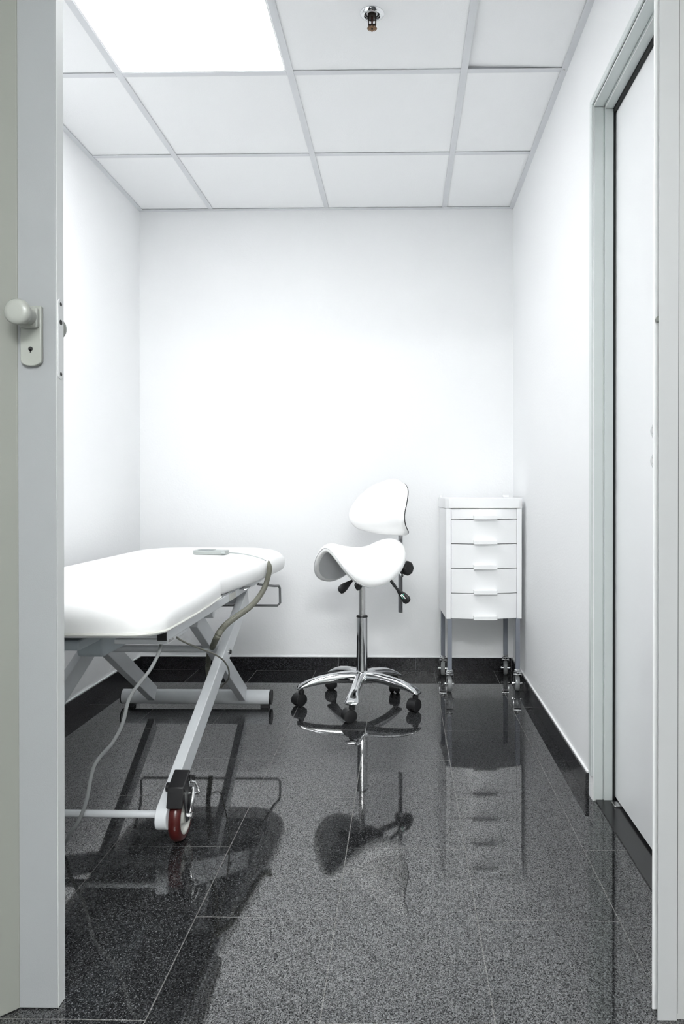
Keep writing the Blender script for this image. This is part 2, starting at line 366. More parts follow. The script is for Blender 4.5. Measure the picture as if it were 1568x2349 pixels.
# doorway jamb on the right (nearest the viewer)
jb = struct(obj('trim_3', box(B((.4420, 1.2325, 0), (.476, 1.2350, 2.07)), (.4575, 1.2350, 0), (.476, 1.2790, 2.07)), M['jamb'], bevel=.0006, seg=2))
obj('jamb_post', B((.4422, 1.2588, 0.0), (.4572, 1.2615, 2.068)), M['white'], jb, bevel=.0006, seg=1)
obj('jamb_gap', B((.4762, 1.234, .012), (.4772, 1.2362, 2.07)), M['gap'], jb, smooth=False)
p = AY(1508.5, 733, 1.2575)
bm = new(); lathe(bm, [(0, .010), (.004, .0085), (.0055, .005), (.0055, 0)], (.4505, 1.2588, p.z), (-.30, -.95, 0), 20)
obj('strike_pin', bm, M['ivory'], jb)
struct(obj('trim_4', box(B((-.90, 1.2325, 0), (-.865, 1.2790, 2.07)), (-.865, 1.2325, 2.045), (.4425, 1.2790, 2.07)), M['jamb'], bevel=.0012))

# folding door, pushed together on the left
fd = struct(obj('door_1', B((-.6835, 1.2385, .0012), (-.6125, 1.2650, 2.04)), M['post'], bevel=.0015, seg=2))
a = Vector((-.6845, 1.2400)); dirs = [(-.73, -.68), (-.73, .68)]
for k in range(2):
    dd = Vector(dirs[k]); e_ = a+dd*.112; nn = Vector((-dd.y, dd.x))*.004
    poly = [a+nn, e_+nn, e_-nn, a-nn]
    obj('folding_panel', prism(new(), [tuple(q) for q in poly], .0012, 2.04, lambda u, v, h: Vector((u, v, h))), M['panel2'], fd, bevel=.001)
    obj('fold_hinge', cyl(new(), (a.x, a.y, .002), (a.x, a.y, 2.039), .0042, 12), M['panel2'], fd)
    a = e_
# handle plate + knobs
KX = -.6535
def plate_poly():
    zt, zb, hw = 1.2455, 1.150, .0185
    pts = [(KX-hw, zt), (KX+hw, zt)]
    for k in range(9):
        a_ = math.pi*k/8; pts.append((KX+hw*math.cos(a_), zb-.010*math.sin(a_)))
    return pts
for side in (1, -1):
    yy = 1.2383 if side == 1 else 1.2652
    bm = new(); prism(bm, plate_poly(), yy, yy-.009*side, lambda u, v, h: Vector((u, h, v)))
    hp = obj('handle_plate', bm, M['ivory'], fd, bevel=.0015)
    bm = new(); prism(bm, rrect(KX-.016, 1.205, KX+.016, 1.242, .006), yy-.009*side, yy-.018*side, lambda u, v, h: Vector((u, h, v)))
    obj('knob_base', bm, M['ivory'], hp, bevel=.002)
    bm = new(); lathe(bm, [(.0155, 0), (.0160, .014), (.0178, .022), (.0208, .027), (.0222, .031), (.0218, .036), (.019, .0395), (.012, .0415), (0, .042)], (KX, yy-.017*side, 1.2245), (0, -side, 0), 40)
    obj('knob', bm, M['ivory'], hp)
    bm = new(); cyl(bm, (KX, yy-.0086*side, 1.1700), (KX, yy-.0094*side, 1.1700), .0040, 20); box(bm, (KX-.0012, min(yy-.0086*side, yy-.0094*side), 1.1635), (KX+.0012, max(yy-.0086*side, yy-.0094*side), 1.170)); obj('keyhole', bm, M['dark'], hp, smooth=False)
obj('lit_edge_face', B((-.6126, 1.2392, .002), (-.6119, 1.2643, 2.039)), M['edge'], fd, smooth=False)  # thin pale sheet putting room light into the door side's colour
zt, zb = AX(131, 683, -.612).z, AX(132, 868, -.612).z
lf = obj('latch_plate', prism(new(), rrect(1.2420, zb, 1.2600, zt, .0085), -.6130, -.6104, lambda u, v, h: Vector((h, u, v))), M['edge'], fd, bevel=.0005)
for zz, r in ((zt-.009, .0036), ((zt*.71+zb*.29), .0050), (zb+.009, .0036)):
    obj('screw_hole', cyl(new(), (-.6105, 1.2515, zz), (-.6101, 1.2515, zz), r, 16), M['dark'], lf)

# ---------------------------------------------------------------- treatment bed
bed = thing('treatment_bed', 'white padded treatment bed on a pale grey scissor-leg frame', 'treatment bed', (-.88, 2.4, 0))
BO = Vector((-.88, 2.4, 0))
def bobj(name, bm, m, parent=None, **k):
    """parts given in room coordinates, hung under the bed's base"""
    if parent is None: bm.transform(Matrix.Translation(-BO)); return obj(name, bm, m, bed, **k)
    bm.transform(Matrix.Translation(-BO)); return obj(name, bm, m, parent, **k)
def arc(cx, cy, rx, ry, a0, a1, n=10):
    return [(cx+rx*math.cos(R(a0+(a1-a0)*k/n)), cy+ry*math.sin(R(a0+(a1-a0)*k/n))) for k in range(n+1)]
XA, XB_, Y0m, Y1m = -1.225, -.530, 1.648, 3.335
out = []
out += arc(XA+.10, Y0m+.10, .10, .10, 180, 270)
out += arc(-.655, Y0m+.075, .081, .075, 270, 360)
out += [(-.572, 1.80), (-.571, 1.95), (-.574, 2.08), (-.579, 2.18)]
out += arc(-.602, 2.225, .022, .035, 10, 80, 5)
out += [(-.612, 2.280), (-.614, 2.32)]
out += [(-.600, 2.37), (-.588, 2.45), (-.573, 2.55), (-.557, 2.68), (-.543, 2.85), (-.533, 3.0)]
out += arc(XB_-.19, Y1m-.22, .19, .22, 0, 90, 14)
out += arc(XA+.19, Y1m-.22, .19, .22, 90, 180, 14)
out += [(XA, 2.8), (XA, 2.4), (XA, 2.0)]
def resample(poly, step):
    P = [Vector(p) for p in poly]; P.append(P[0]); res = []; acc = 0
    for a_, b_ in zip(P, P[1:]):
        L_ = (b_-a_).length
        if L_ < 1e-6: continue
        n = max(1, int(L_/step))
        for k in range(n): res.append(a_+(b_-a_)*(k/n))
    return res
out = resample(out, .03)
CM = Vector((-.885, 2.46)); HX, HY = .34, .87
def ring(ins): return [Vector((CM.x+(p.x-CM.x)*(1-ins/HX), CM.y+(p.y-CM.y)*(1-ins/HY))) for p in out]
bm = new(); rings = []
for ins, z in ((.10, .5715), (.02, .572), (.004, .575), (0, .581), (-.003, .594), (-.004, .608), (-.001, .622), (.006, .634), (.017, .645), (.032, .653), (.055, .6585), (.10, .661), (.18, .6625), (.26, .663)):
    rings.append([bm.verts.new((p.x, p.y, z)) for p in ring(ins)])
for a_, b_ in zip(rings, rings[1:]):
    for k in range(len(a_)): bm.faces.new((a_[k], a_[(k+1) % len(a_)], b_[(k+1) % len(a_)], b_[k]))
bm.faces.new(rings[0][::-1]); bm.faces.new(rings[-1])
mt = bobj('mattress', bm, M['vinyl'], angle=80)
near = [p for p in ring(-.002) if p.y < 2.262 or False]
i0 = max(range(len(near)), key=lambda i: (near[i]-near[i-1]).length if True else 0)
seq = near[i0:]+near[:i0]
bm = new(); sweep(bm, [(p.x, p.y, .5825) for p in seq], .0034, 8); bobj('piping', bm, M['pipe'], mt)
obj_board = bobj('base_board', prism(new(), rrect(-1.17, 1.80, -.60, 3.20, .08), 0.5672, .5714, lambda u, v, h: Vector((u, v, h))), M['board'])
# frame rails
RZ0, RZ1 = .5405, .567
bm = new(); box(bm, (-.6225, 1.777, RZ0), (-.597, 3.02, RZ1)); rail = bobj('side_rail', bm, M['bed'], bevel=.0015)
bobj('end_cap', B((-.6215, 1.7745, RZ0+.001), (-.598, 1.7769, RZ1-.001)), M['black'], rail, smooth=False)
bm = new(); box(bm, (-1.165, 1.777, RZ0), (-1.1395, 3.02, RZ1)); rail2 = bobj('side_rail', bm, M['bed'], bevel=.0015)
bobj('end_cap', B((-1.164, 1.7745, RZ0+.001), (-1.1405, 1.7769, RZ1-.001)), M['black'], rail2, smooth=False)
bobj('cross_rail', B((-1.1394, 1.785, .545), (-.6226, 1.81, .567)), M['bed'], bevel=.0015)
bobj('cross_rail', B((-1.1394, 2.99, .5405), (-.6226, 3.015, .567)), M['bed'], bevel=.0015)
# scissor legs
def A_(y): return .168+.463*(y-1.913)      # upper edge of the legs rising away from the viewer
def B_(y): return .504-.644*(y-2.34)
hA, hB = .064, .060
def legA(x0, x1):
    n = Vector((-math.sin(math.atan(.463)), math.cos(math.atan(.463))))*(hA/2)
    a_ = Vector((1.762, A_(1.762)))-n; b_ = Vector((2.72, A_(2.72)))-n
    return bobj('scissor_leg', beam(new(), a_, b_, (x0, x1), hA, True), M['bed'], bevel=.002)
def legB(x0, x1):
    t = math.atan(-.644); n = Vector((-math.sin(t), math.cos(t)))*(hB/2)
    a_ = Vector((2.295, B_(2.295)))-n; b_ = Vector((2.985, B_(2.985)))-n
    return bobj('scissor_leg', beam(new(), a_, b_, (x0, x1), hB), M['bed'], bevel=.002)
la = legA(-.630, -.601); lb = legB(-.690, -.662); la2 = legA(-1.104, -1.0755); lb2 = legB(-1.0735, -1.045)
# pivots
for lg, x, (y, z) in ((la, -.601, (2.425, .366)), (lb2, -1.045, (2.512, .357))):
    bm = new(); cyl(bm, (x, y, z), (x+.0045, y, z), .011, 20); bo = bobj('pivot_washer', bm, M['steel'], lg)
    bm = new(); cyl(bm, (x+.0045, y, z), (x+.009, y, z), .0075, 6); bobj('pivot_bolt', bm, M['rubber'], lg)
bobj('pivot_tube', cyl(new(), (-1.0755, 2.44, .372), (-.630, 2.44, .372), .012), M['bed'])
# upper slide cross tubes
bobj('cross_tube', cyl(new(), (-1.139, 2.31, .516), (-.6226, 2.31, .516), .013), M['bed'])
bobj('cross_tube', cyl(new(), (-1.139, 2.70, .500), (-.6226, 2.70, .500), .013), M['bed'])
bobj('lift_motor', prism(new(), rrect(1.93, .46, 2.25, .525, .02), -.90, -.83, lambda u, v, h: Vector((h, u, v))), M['bluegrey'], bevel=.004)
bm = new(); prism(bm, rrect(1.80, .508, 2.02, .5345, .010), -1.135, -.835, lambda u, v, h: Vector((h, u, v))); bobj('motor_housing', bm, M['bluegrey'], bevel=.004)
bobj('lift_rod', cyl(new(), (-.865, 2.25, .49), (-.865, 2.75, .41), .012), M['steel'])
# far foot tube
ft = bobj('foot_tube', cyl(new(), (-1.196, 3.0, .0425), (-.567, 3.0, .0425), .0305, 40), M['bed'], angle=50)
for x0, x1 in ((-1.2005, -1.196), (-.567, -.5585)):
    bobj('tube_cap', cyl(new(), (x0, 3.0, .0425), (x1, 3.0, .0425), .0312, 40), M['black'], ft)
for x0 in (-1.185, -.605):
    bobj('foot_pad', B((x0, 2.985, 0), (x0+.035, 3.02, .0135)), M['rubber'], ft)
bobj('axle_rod', cyl(new(), (-1.075, 1.800, .090), (-.630, 1.800, .090), .0095, 20), M['bed'])
# transport castors on the near legs
def bed_castor():
    ct = bobj('castor', cyl(new(), (-.601, 1.845, .0625), (-.5985, 1.845, .0625), .014), M['steel'])
    x0, cy, cz, r = -.588, 1.853, .0635, .0635
    yawM = Matrix.Translation((x0, cy, 0)) @ Matrix.Rotation(R(-1), 4, 'Z') @ Matrix.Translation((-x0, -cy, 0))
    def piece(name, bm, m, **k):
        bm.transform(yawM); bm.transform(Matrix.Translation(-BO)); return obj(name, bm, m, ct, **k)
    bm = new(); lathe(bm, [(.046, -.0155), (.052, -.0165), (.0590, -.0130), (.0625, -.007), (.0635, 0), (.0625, .007), (.0590, .0130), (.052, .0165), (.046, .0155)], (x0, cy, cz), (1, 0, 0), 56, closed=True)
    piece('tyre', bm, M['red'])
    bm = new(); lathe(bm, [(.0465, -.0150), (.0465, .0150), (.0440, .0158), (.041, .0150), (.038, .0080), (.022, .0060), (.019, .0140), (.010, .0155), (.010, -.0155), (.019, -.0140), (.022, -.006), (.038, -.008), (.041, -.015), (.044, -.0158)], (x0, cy, cz), (1, 0, 0), 48, closed=True)
    piece('wheel_core', bm, M['hub'])
    def YZ(x): return lambda u, v, h: Vector((x+h, u, v))
    fork = [(cy-.014, cz-.012), (cy+.012, cz-.014), (cy+.016, cz+.02), (cy+.030, .150), (cy-.040, .156), (cy-.030, .110)]
    bm = new(); prism(bm, fork, .0185, .0225, YZ(x0)); prism(bm, fork, -.0225, -.0185, YZ(x0))
    prism(bm, [(cy-.040, .150), (cy-.040, .158), (cy+.030, .156), (cy+.030, .148)], -.0225, .0225, YZ(x0))
    piece('fork', bm, M['blackmetal'], bevel=.001)
    bm = new(); prism(bm, [(cy-.068, .112), (cy-.063, .107), (cy-.045, .150), (cy+.004, .178), (cy-.002, .186), (cy-.055, .160)], -.0150, .0265, YZ(x0))
    piece('pedal_cover', bm, M['black'], bevel=.0025)
    bm = new(); cyl(bm, (x0-.026, cy-.030, .150), (x0+.026, cy-.030, .150), .012); piece('cover_hinge', bm, M['black'], bevel=.001)
    bm = new(); cyl(bm, (x0-.024, cy, cz), (x0+.027, cy, cz), .0045); cyl(bm, (x0+.0225, cy, cz), (x0+.032, cy, cz), .0085, 6); piece('axle_nut', bm, M['steel'], bevel=.0005)
    bm = new(); sweep(bm, spline([(x0+.026, cy-.002, cz+.010), (x0+.029, cy, cz+.030), (x0+.031, cy+.006, .112), (x0+.031, cy+.012, .135)], 6), [.004+.0035*math.sin(math.pi*i/18) for i in range(19)], 10, sx=1, sy=1.0); piece('brake_arm', bm, M['chrome'])
    bm = new(); prism(bm, [(cy-.018, .148), (cy-.016, .160), (cy+.018, .154), (cy+.020, .122), (cy+.008, .112), (cy+.006, .138)], .026, .030, YZ(x0)); piece('brake_plate', bm, M['chrome'], bevel=.001)
    bm = new(); sweep(bm, [(x0+.030, cy-.010, .158), (x0+.040, cy-.004, .154), (x0+.050, cy+.002, .128)], .0028, 8); cyl(bm, (x0+.022, cy+.010, .118), (x0+.046, cy+.010, .118), .0035, 10); piece('brake_spring', bm, M['chrome'])
    bm = new(); cyl(bm, (x0+.026, cy+.002, .150), (x0+.026, cy+.002, .170), .0035, 10); cyl(bm, (x0+.034, cy+.002, .150), (x0+.034, cy+.002, .170), .0035, 10); piece('brake_bolt', bm, M['black'])
    return ct
c1 = bed_castor(); c2 = dup(c1, bed); c2.location.x -= .53
# paper-roll holder at the far end
zz0, zz1, yy0 = AY(640, 1389, 3.22).z, AY(640, 1343, 3.22).z, 3.22
pts = [(-.618, 3.00, .524), (-.612, 3.02, .52), (-.580, 3.17, zz1+.004), (-.566, 3.205, zz1), (-.563, yy0, zz1-.012), (-.562, yy0, zz0+.012), (-.574, yy0, zz0), (-.70, yy0, zz0)]
r_side = [Vector(p) for p in pts]; l_side = [Vector((-1.766-p.x, p.y, p.z)) for p in r_side]
def rnd(pts_): return pts_
bm = new(); sweep(bm, r_side + l_side[::-1], .0055, 10); bobj('paper_roll_holder', bm, M['holder'])
# control box with its sticker
cb = bobj('control_box', B((-.742, 1.800, .5270), (-.604, 1.99, .5400)), M['bed'], bevel=.002)
st = bobj('sticker', B((-.6038, 1.80, .5285), (-.6034, 1.86, .5390)), M['label'], cb, smooth=False)
bm = new()
for k in range(7): box(bm, (-.6033, 1.806+k*.007, .530), (-.6031, 1.8085+k*.007, .5335 + .004*((k*5) % 3)/2))
bobj('sticker_print', bm, M['ink'], cb, smooth=False)
bobj('latch_lever', B((-.597, 2.56, .5600), (-.568, 2.64, .5650)), M['chrome'], bevel=.002)
bobj('rail_bracket', B((-.5968, 2.42, .542), (-.5945, 2.50, .566)), M['hub'], rail, smooth=False)

# hand control on the mattress and its cords
ra_, rb_ = AZ(440, 1272, .664), AZ(514, 1273, .664)
rc = thing('hand_control', 'pale grey hand control lying on the white bed', 'remote control', (ra_.x, ra_.y, .6640), math.atan2(rb_.y-ra_.y, rb_.x-ra_.x))
LR = (rb_-ra_).length
bm = new(); prism(bm, rrect(0, 0, LR, .062, .012), 0, .0165, lambda u, v, h: Vector((u, v, h))); obj('case', bm, M['remote'], rc, bevel=.003, seg=3)
obj('keypad', prism(new(), rrect(.018, .012, LR*.60, .050, .004), .0164, .0176, lambda u, v, h: Vector((u, v, h))), M['keypad'], rc)
obj('case_seam', prism(new(), rrect(-.0008, -.0008, LR+.0008, .0628, .0125), .0078, .0086, lambda u, v, h: Vector((u, v, h))), M['hub'], rc)
obj('cord_grip', sweep(new(), [(LR-.012, -.002, .008), (LR+.004, .0, .008)], .0055, 10), M['remote'], rc)
cordp = [AZ(px, py, z) for px, py, z in ((515, 1268, .669), (535, 1268.5, .667), (558, 1271, .6655), (578, 1275, .664), (596, 1280, .662), (609, 1286, .659))]
bm = sweep(new(), spline(cordp, 6), .0021, 8); bm.transform((Matrix.Translation(rc.location) @ Matrix.Rotation(rc.rotation_euler.z, 4, 'Z')).inverted()); obj('cord', bm, M['remote'], rc)
hp_ = [AX(608, 1287, -.575), AX(613, 1288, -.558)]
hs = [(613.5, 1291, -.553), (617.5, 1300, -.535), (617, 1312, -.530), (613, 1328, -.530), (608, 1344, -.532), (599, 1361, -.535), (587, 1378, -.540), (571, 1394, -.545), (553, 1407, -.552), (534, 1420, -.562), (517, 1434, -.572), (505, 1448, -.580), (497, 1462, -.585)]
hpts = [AX(px, py, x) for px, py, x in hs]
e0 = hpts[-1]
hpts += [AX(489, 1480, -.64), AX(480, 1500, -.72), AX(477, 1534, -.735), AX(483, 1570, -.74)]
path = spline(hpts, 10)
# even, fine sampling so that the rings come out regular
dense = []; acc = 0; step = .0013
for a_, b_ in zip(path, path[1:]):
    L_ = (b_-a_).length; t = acc
    while t < L_: dense.append(a_+(b_-a_)*(t/L_)); t += step
    acc = t-L_
rads = [(.0102, .0102, .0084, .0060, .0084)[i % 5] for i in range(len(dense))]
bobj('spiral_hose', sweep(new(), dense, rads, 16), M['hose'], smooth=False)
th = [AX(px, py, x) for px, py, x in ((400, 1458, -.612), (412, 1467, -.595), (432, 1477, -.588), (462, 1489, -.580), (494, 1502, -.575), (513, 1516, -.575), (524, 1535, -.585), (524, 1556, -.61), (513, 1570, -.65), (503, 1575, -.68))]
th += [th[-1]+Vector((-.06, .08, .05)), th[-1]+Vector((-.09, .14, .14))]
bobj('looped_cord', sweep(new(), spline(th, 8), .0026, 8), M['cord'])
pw = [(369, 1478, 1.84), (366, 1492, 1.80), (357, 1513, 1.79), (343, 1538, 1.785), (325, 1561, 1.78), (305, 1587, 1.78), (292, 1615, 1.78), (286, 1643, 1.78), (275, 1674, 1.78), (257, 1705, 1.78), (234, 1731, 1.78), (216, 1757, 1.775), (207, 1790, 1.77), (201, 1825, 1.765), (192, 1856, 1.76), (178, 1887, 1.76), (160, 1913, 1.77), (146, 1934, 1.79)]
pwp = [AY(*q) for q in pw]; e0 = pwp[-1]
pwp = [p if p.z > .0052 else Vector((p.x, p.y, .0052)) for p in pwp]
pwp += [Vector((e0.x-.06, 1.80, .0052)), Vector((e0.x-.17, 1.76, .0052)), Vector((e0.x-.3, 1.82, .0052))]
bobj('power_cable', sweep(new(), spline(pwp, 8), .0046, 10), M['cable'])

# ---------------------------------------------------------------- saddle stool
SC = Vector((-.178, 3.065, 0)); FA = math.atan2(-.70, -.714)       # the way it faces
stl = thing('saddle_stool', 'white saddle stool with chrome five-star base and small backrest', 'stool', SC, 0)
Fv = Vector((math.cos(FA), math.sin(FA), 0)); Sv = Vector((-Fv.y, Fv.x, 0))
if Sv.x < 0: Sv = -Sv
def SL(f, s, z): return Fv*f+Sv*s+Vector((0, 0, z))
# star base
star = None
for k, (tx, ty) in enumerate(((-.204, 2.812), (-.437, 3.025), (.052, 2.958), (-.322, 3.275), (-.034, 3.232))):
    ang = math.atan2(ty-SC.y, tx-SC.x); d = Vector((math.cos(ang), math.sin(ang), 0)); s = Vector((-d.y, d.x, 0))
    bm = new(); rings = []
    Rt = (Vector((tx, ty, 0))-Vector((SC.x, SC.y, 0))).length+.018
    prof = ((.012, .110, .022, .027), (.04, .114, .022, .026), (.08, .114, .0205, .0255), (.13, .109, .0195, .0235), (.18, .101, .0205, .021), (.215, .092, .0235, .0175), (.24, .084, .0275, .013), (.256, .078, .0285, .0085), (.262, .074, .023, .004))
    for (r_, zc, w_, h_) in prof:
        r_ = r_*Rt/.262; row = []
        for q in range(20):
            a_ = 2*math.pi*q/20; c_, s_ = math.cos(a_), math.sin(a_)
            zz = h_*(abs(s_)**.8)*(1 if s_ > 0 else -.75)
            row.append(bm.verts.new(d*r_+s*(w_*math.copysign(abs(c_)**.85, c_))+Vector((0, 0, zc+zz))))
        rings.append(row)
    for a_, b_ in zip(rings, rings[1:]):
        for q in range(20): bm.faces.new((a_[q], a_[(q+1) % 20], b_[(q+1) % 20], b_[q]))
    bm.faces.new(rings[0][::-1]); bm.faces.new(rings[-1])
    arm = obj('base_arm', bm, M['chrome'], stl, angle=75)
    # castor
    cpos = Vector((tx-SC.x, ty-SC.y, 0)); cyaw = R((112, 138, 145, 95, 165)[k])
    cm = Matrix.Translation(cpos) @ Matrix.Rotation(cyaw, 4, 'Z')
    bm = new(); cyl(bm, (0, 0, .055), (0, 0, .078), .008); cyl(bm, (0, 0, .048), (0, 0, .066), .0125); bm.transform(cm); ct = obj('castor', bm, M['rubber'], stl)
    for sx_ in (-1, 1):
        bm = new(); lathe(bm, [(0, .0035), (.016, .0035), (.024, .006), (.0258, .0090), (.0258, .0160), (.0245, .0195), (.019, .0215), (0, .0225)], (0, .012, .0260), (sx_, 0, 0), 32); bm.transform(cm); obj('castor_wheel', bm, M['black'], ct)
    bm = new(); hood = [(.012+.0285*math.cos(R(a_)), .026+.0285*math.sin(R(a_))) for a_ in range(-20, 216, 12)]
    hood += [(.012+.024*math.cos(R(a_)), .026+.024*math.sin(R(a_))) for a_ in range(214, -21, -12)]
    prism(bm, hood, -.020, .020, lambda u, v, h: Vector((h, u, v))); bm.transform(cm); obj('castor_hood', bm, M['black'], ct, bevel=.001)
bm = new(); lathe(bm, [(0, .090), (.030, .090), (.037, .100), (.037, .125), (.032, .134), (.027, .140), (.0245, .142), (0, .142)]); obj('base_hub', bm, M['chrome'], stl)
bm = new(); lathe(bm, [(.0255, .139), (.0245, .145), (.0240, .25), (.0238, .376), (0, .376)]); obj('gas_cylinder', bm, M['chrome'], stl)
bm = new(); lathe(bm, [(.0245, .374), (.0250, .377), (.0225, .3815), (.014, .3825), (0, .3825)]); obj('cylinder_collar', bm, M['black'], stl)
bm = new(); cyl(bm, (0, 0, .3825), (0, 0, .575), .0140, 28); obj('piston', bm, M['steel'], stl)

# saddle seat
def zc(f): return .679 + (.95*f*f if f > 0 else 1.15*f*f)
def hgt(f, s):
    t = min(1, max(0, (f+.15)/.29)); t = t*t*(3-2*t)
    k = 2.7+4.7*t; u = abs(s)
    drop = k*u*u/(1+ (1.2+1.5*t)*u)
    return zc(f)-drop
OUT = []
NA = 64
def outline(a_):
    c_, s_ = math.cos(a_), math.sin(a_)
    n = 2.4 if c_ <= 0 else 2.4+2.2*c_
    rf = .188 if c_ > 0 else .185
    rs = .180 if c_ <= 0 else .180-.010*c_
    r = 1/((abs(c_)/rf)**n+(abs(s_)/rs)**n)**(1/n)
    return r*c_, r*s_
bm = new(); center = bm.verts.new(SL(0, 0, hgt(0, 0))); rings = []
ST = [.12, .25, .4, .55, .68, .79, .87, .93, .97, .99, 1.0]
def norm_(f, s):
    e = .003; dzf = (hgt(f+e, s)-hgt(f-e, s))/(2*e); dzs = (hgt(f, s+e)-hgt(f, s-e))/(2*e)
    return (Fv*(-dzf)+Sv*(-dzs)+Vector((0, 0, 1))).normalized()
def surf(f, s, off): return SL(f, s, hgt(f, s))+norm_(f, s)*off
TH = .052
def edge_off(t): return 0 if t < .80 else -(TH*.5)*(1-math.sqrt(max(0, 1-((t-.80)/.20)**2)))
for t in ST:
    rings.append([bm.verts.new(surf(*[q*t for q in outline(2*math.pi*k/NA)], edge_off(t))) for k in range(NA)])
for k in range(NA): bm.faces.new((center, rings[0][k], rings[0][(k+1) % NA]))
SEAM = len(rings)
for t, o_ in ((1.0, -.034), (.985, -.042)):
    rings.append([bm.verts.new(surf(*[q*t for q in outline(2*math.pi*k/NA)], o_)) for k in range(NA)])
for a_, b_ in zip(rings, rings[1:]):
    for k in range(NA): bm.faces.new((a_[k], a_[(k+1) % NA], b_[(k+1) % NA], b_[k]))
# inner lip closes onto the underside
rings2 = [[bm.verts.new(surf(*[q*t for q in outline(2*math.pi*k/NA)], o_)) for k in range(NA)] for t, o_ in ((.95, -.044), (.80, -.044), (.5, -.044), (.2, -.044))]
a_ = rings[-1]
for b_ in rings2:
    for k in range(NA): bm.faces.new((a_[k], a_[(k+1) % NA], b_[(k+1) % NA], b_[k]))
    a_ = b_
bm.faces.new(a_)
seat = obj('seat', bm, M['vinyl'], stl, angle=85)
bm = new(); sp_ = [surf(*[q*1.004 for q in outline(2*math.pi*k/NA)], -.030) for k in range(NA)]
sweep(bm, sp_+[sp_[0]], .0016, 6, cap=False); obj('seat_seam', bm, M['under'], seat)
bm = new(); rr_ = []
for t, o_ in ((.93, -.0455), (.6, -.0455), (.3, -.0455)):
    rr_.append([bm.verts.new(surf(*[q*t for q in outline(2*math.pi*k/NA)], o_)) for k in range(NA)])
for a_, b_ in zip(rr_, rr_[1:]):
    for k in range(NA): bm.faces.new((a_[k], a_[(k+1) % NA], b_[(k+1) % NA], b_[k]))
bm.faces.new(rr_[-1]); obj('seat_underside', bm, M['under'], seat, angle=85)  # grey puts the shade below the white seat into its colour
# tilt mechanism under the seat
bm = new()
def bx_l(bm, f0, f1, s0, s1, z0, z1):
    Mx = Matrix(((Fv.x, Sv.x, 0, 0), (Fv.y, Sv.y, 0, 0), (0, 0, 1, 0), (0, 0, 0, 1))); box(bm, (f0, s0, z0), (f1, s1, z1), Mx)
bx_l(bm, -.09, .06, -.045, .045, .575, .605); obj('tilt_mechanism', bm, M['black'], stl, bevel=.004)
bm = new(); bx_l(bm, -.235, -.08, -.016, .016, .588, .598); obj('back_bracket', bm, M['blackmetal'], stl, bevel=.001)
def lv(name, px0, py0, y0, px1, py1, y1, px2, py2, y2, spring=False):
    a_, b_, c_ = AY(px0, py0, y0)-SC, AY(px1, py1, y1)-SC, AY(px2, py2, y2)-SC
    n = 36; rod = [a_+(b_-a_)*(k/n) for k in range(n+1)]
    o = obj('lever_rod', sweep(new(), rod, [.0055+(.0016 if (k % 4) < 2 else -.0004)*(1 if spring else 0) for k in range(n+1)], 10), M['black'], stl)
    dirr = (c_-b_); pts_ = [b_+dirr*t for t in (0, .1, .3, .55, .8, .95, 1)]
    obj(name, sweep(new(), pts_, [.0060, .0085, .0125, .0180, .0195, .0150, .005], 16, sx=.36, sy=1), M['black'], o); return o, b_, c_
lv('lever_paddle', 826, 1312, 2.99, 806, 1333, 2.96, 777, 1357, 2.93)
lv('lever_paddle', 850, 1318, 2.97, 835, 1332, 2.93, 815, 1349, 2.90)
l3, lb_, lc_ = lv('lever_paddle', 885, 1318, 2.98, 910, 1351, 2.95, 937, 1382, 2.93, True)
# pale mark on the paddle
mid = (lb_*.42+lc_*.58); u_ = (lc_-lb_).normalized(); vw = Vector((0, -1, .12)).normalized(); v_ = u_.cross(vw).normalized()
def mark(bm, u0, v0, u1, v1): 
    p0 = mid+vw*.0072
    vs4 = [p0+u_*a_+v_*b_ for a_, b_ in ((u0, v0), (u1, v0), (u1, v1), (u0, v1))]
    lo = [bm.verts.new(q) for q in vs4]; hi = [bm.verts.new(q+vw*.0008) for q in vs4]
    for i in range(4): bm.faces.new((lo[i], lo[(i+1) % 4], hi[(i+1) % 4], hi[i]))
    bm.faces.new(hi); bm.faces.new(lo[::-1])
bm = new(); mark(bm, -.014, -.002, .010, .0015); mark(bm, -.014, .0015, -.011, .007); mark(bm, -.011, .0045, -.002, .007); mark(bm, -.002, -.007, .002, -.002); mark(bm, .007, -.008, .010, -.002); obj('lever_mark', bm, M['logow'], l3, smooth=False)
bm = new(); mark(bm, -.012, -.006, -.004, -.0035); mark(bm, -.008, .0055, .004, .0075); obj('lever_mark', bm, M['green'], l3, smooth=False)
# backrest
zb0, zb1 = .722, .975
BV = [-.02, .05, .2, .375, .6, .8, .95, 1.02]
BW = [.130, .154, .168, .172, .161, .130, .082, .045]        # half width going up
BF = [-.190, -.180, -.152, -.144, -.160, -.176, -.178, -.176]  # lumbar curve
def herm(T, Y, v):
    v = min(max(v, T[0]), T[-1]); i = 0
    while i < len(T)-2 and v > T[i+1]: i += 1
    def sl(k):
        a_, b_ = max(k-1, 0), min(k+1, len(T)-1); return (Y[b_]-Y[a_])/(T[b_]-T[a_])
    h = T[i+1]-T[i]; t = (v-T[i])/h; m0, m1 = sl(i)*h, sl(i+1)*h
    return (2*t**3-3*t*t+1)*Y[i]+(t**3-2*t*t+t)*m0+(-2*t**3+3*t*t)*Y[i+1]+(t**3-t*t)*m1
def bw(v): return herm(BV, BW, v)
def bpt(s, v, off):
    z = zb0+(zb1-zb0)*v
    f = herm(BV, BF, v)+2.5*s*s
    nrm = (Fv*1-Sv*(5.0*s)).normalized()
    return SL(f, s, z)+nrm*off
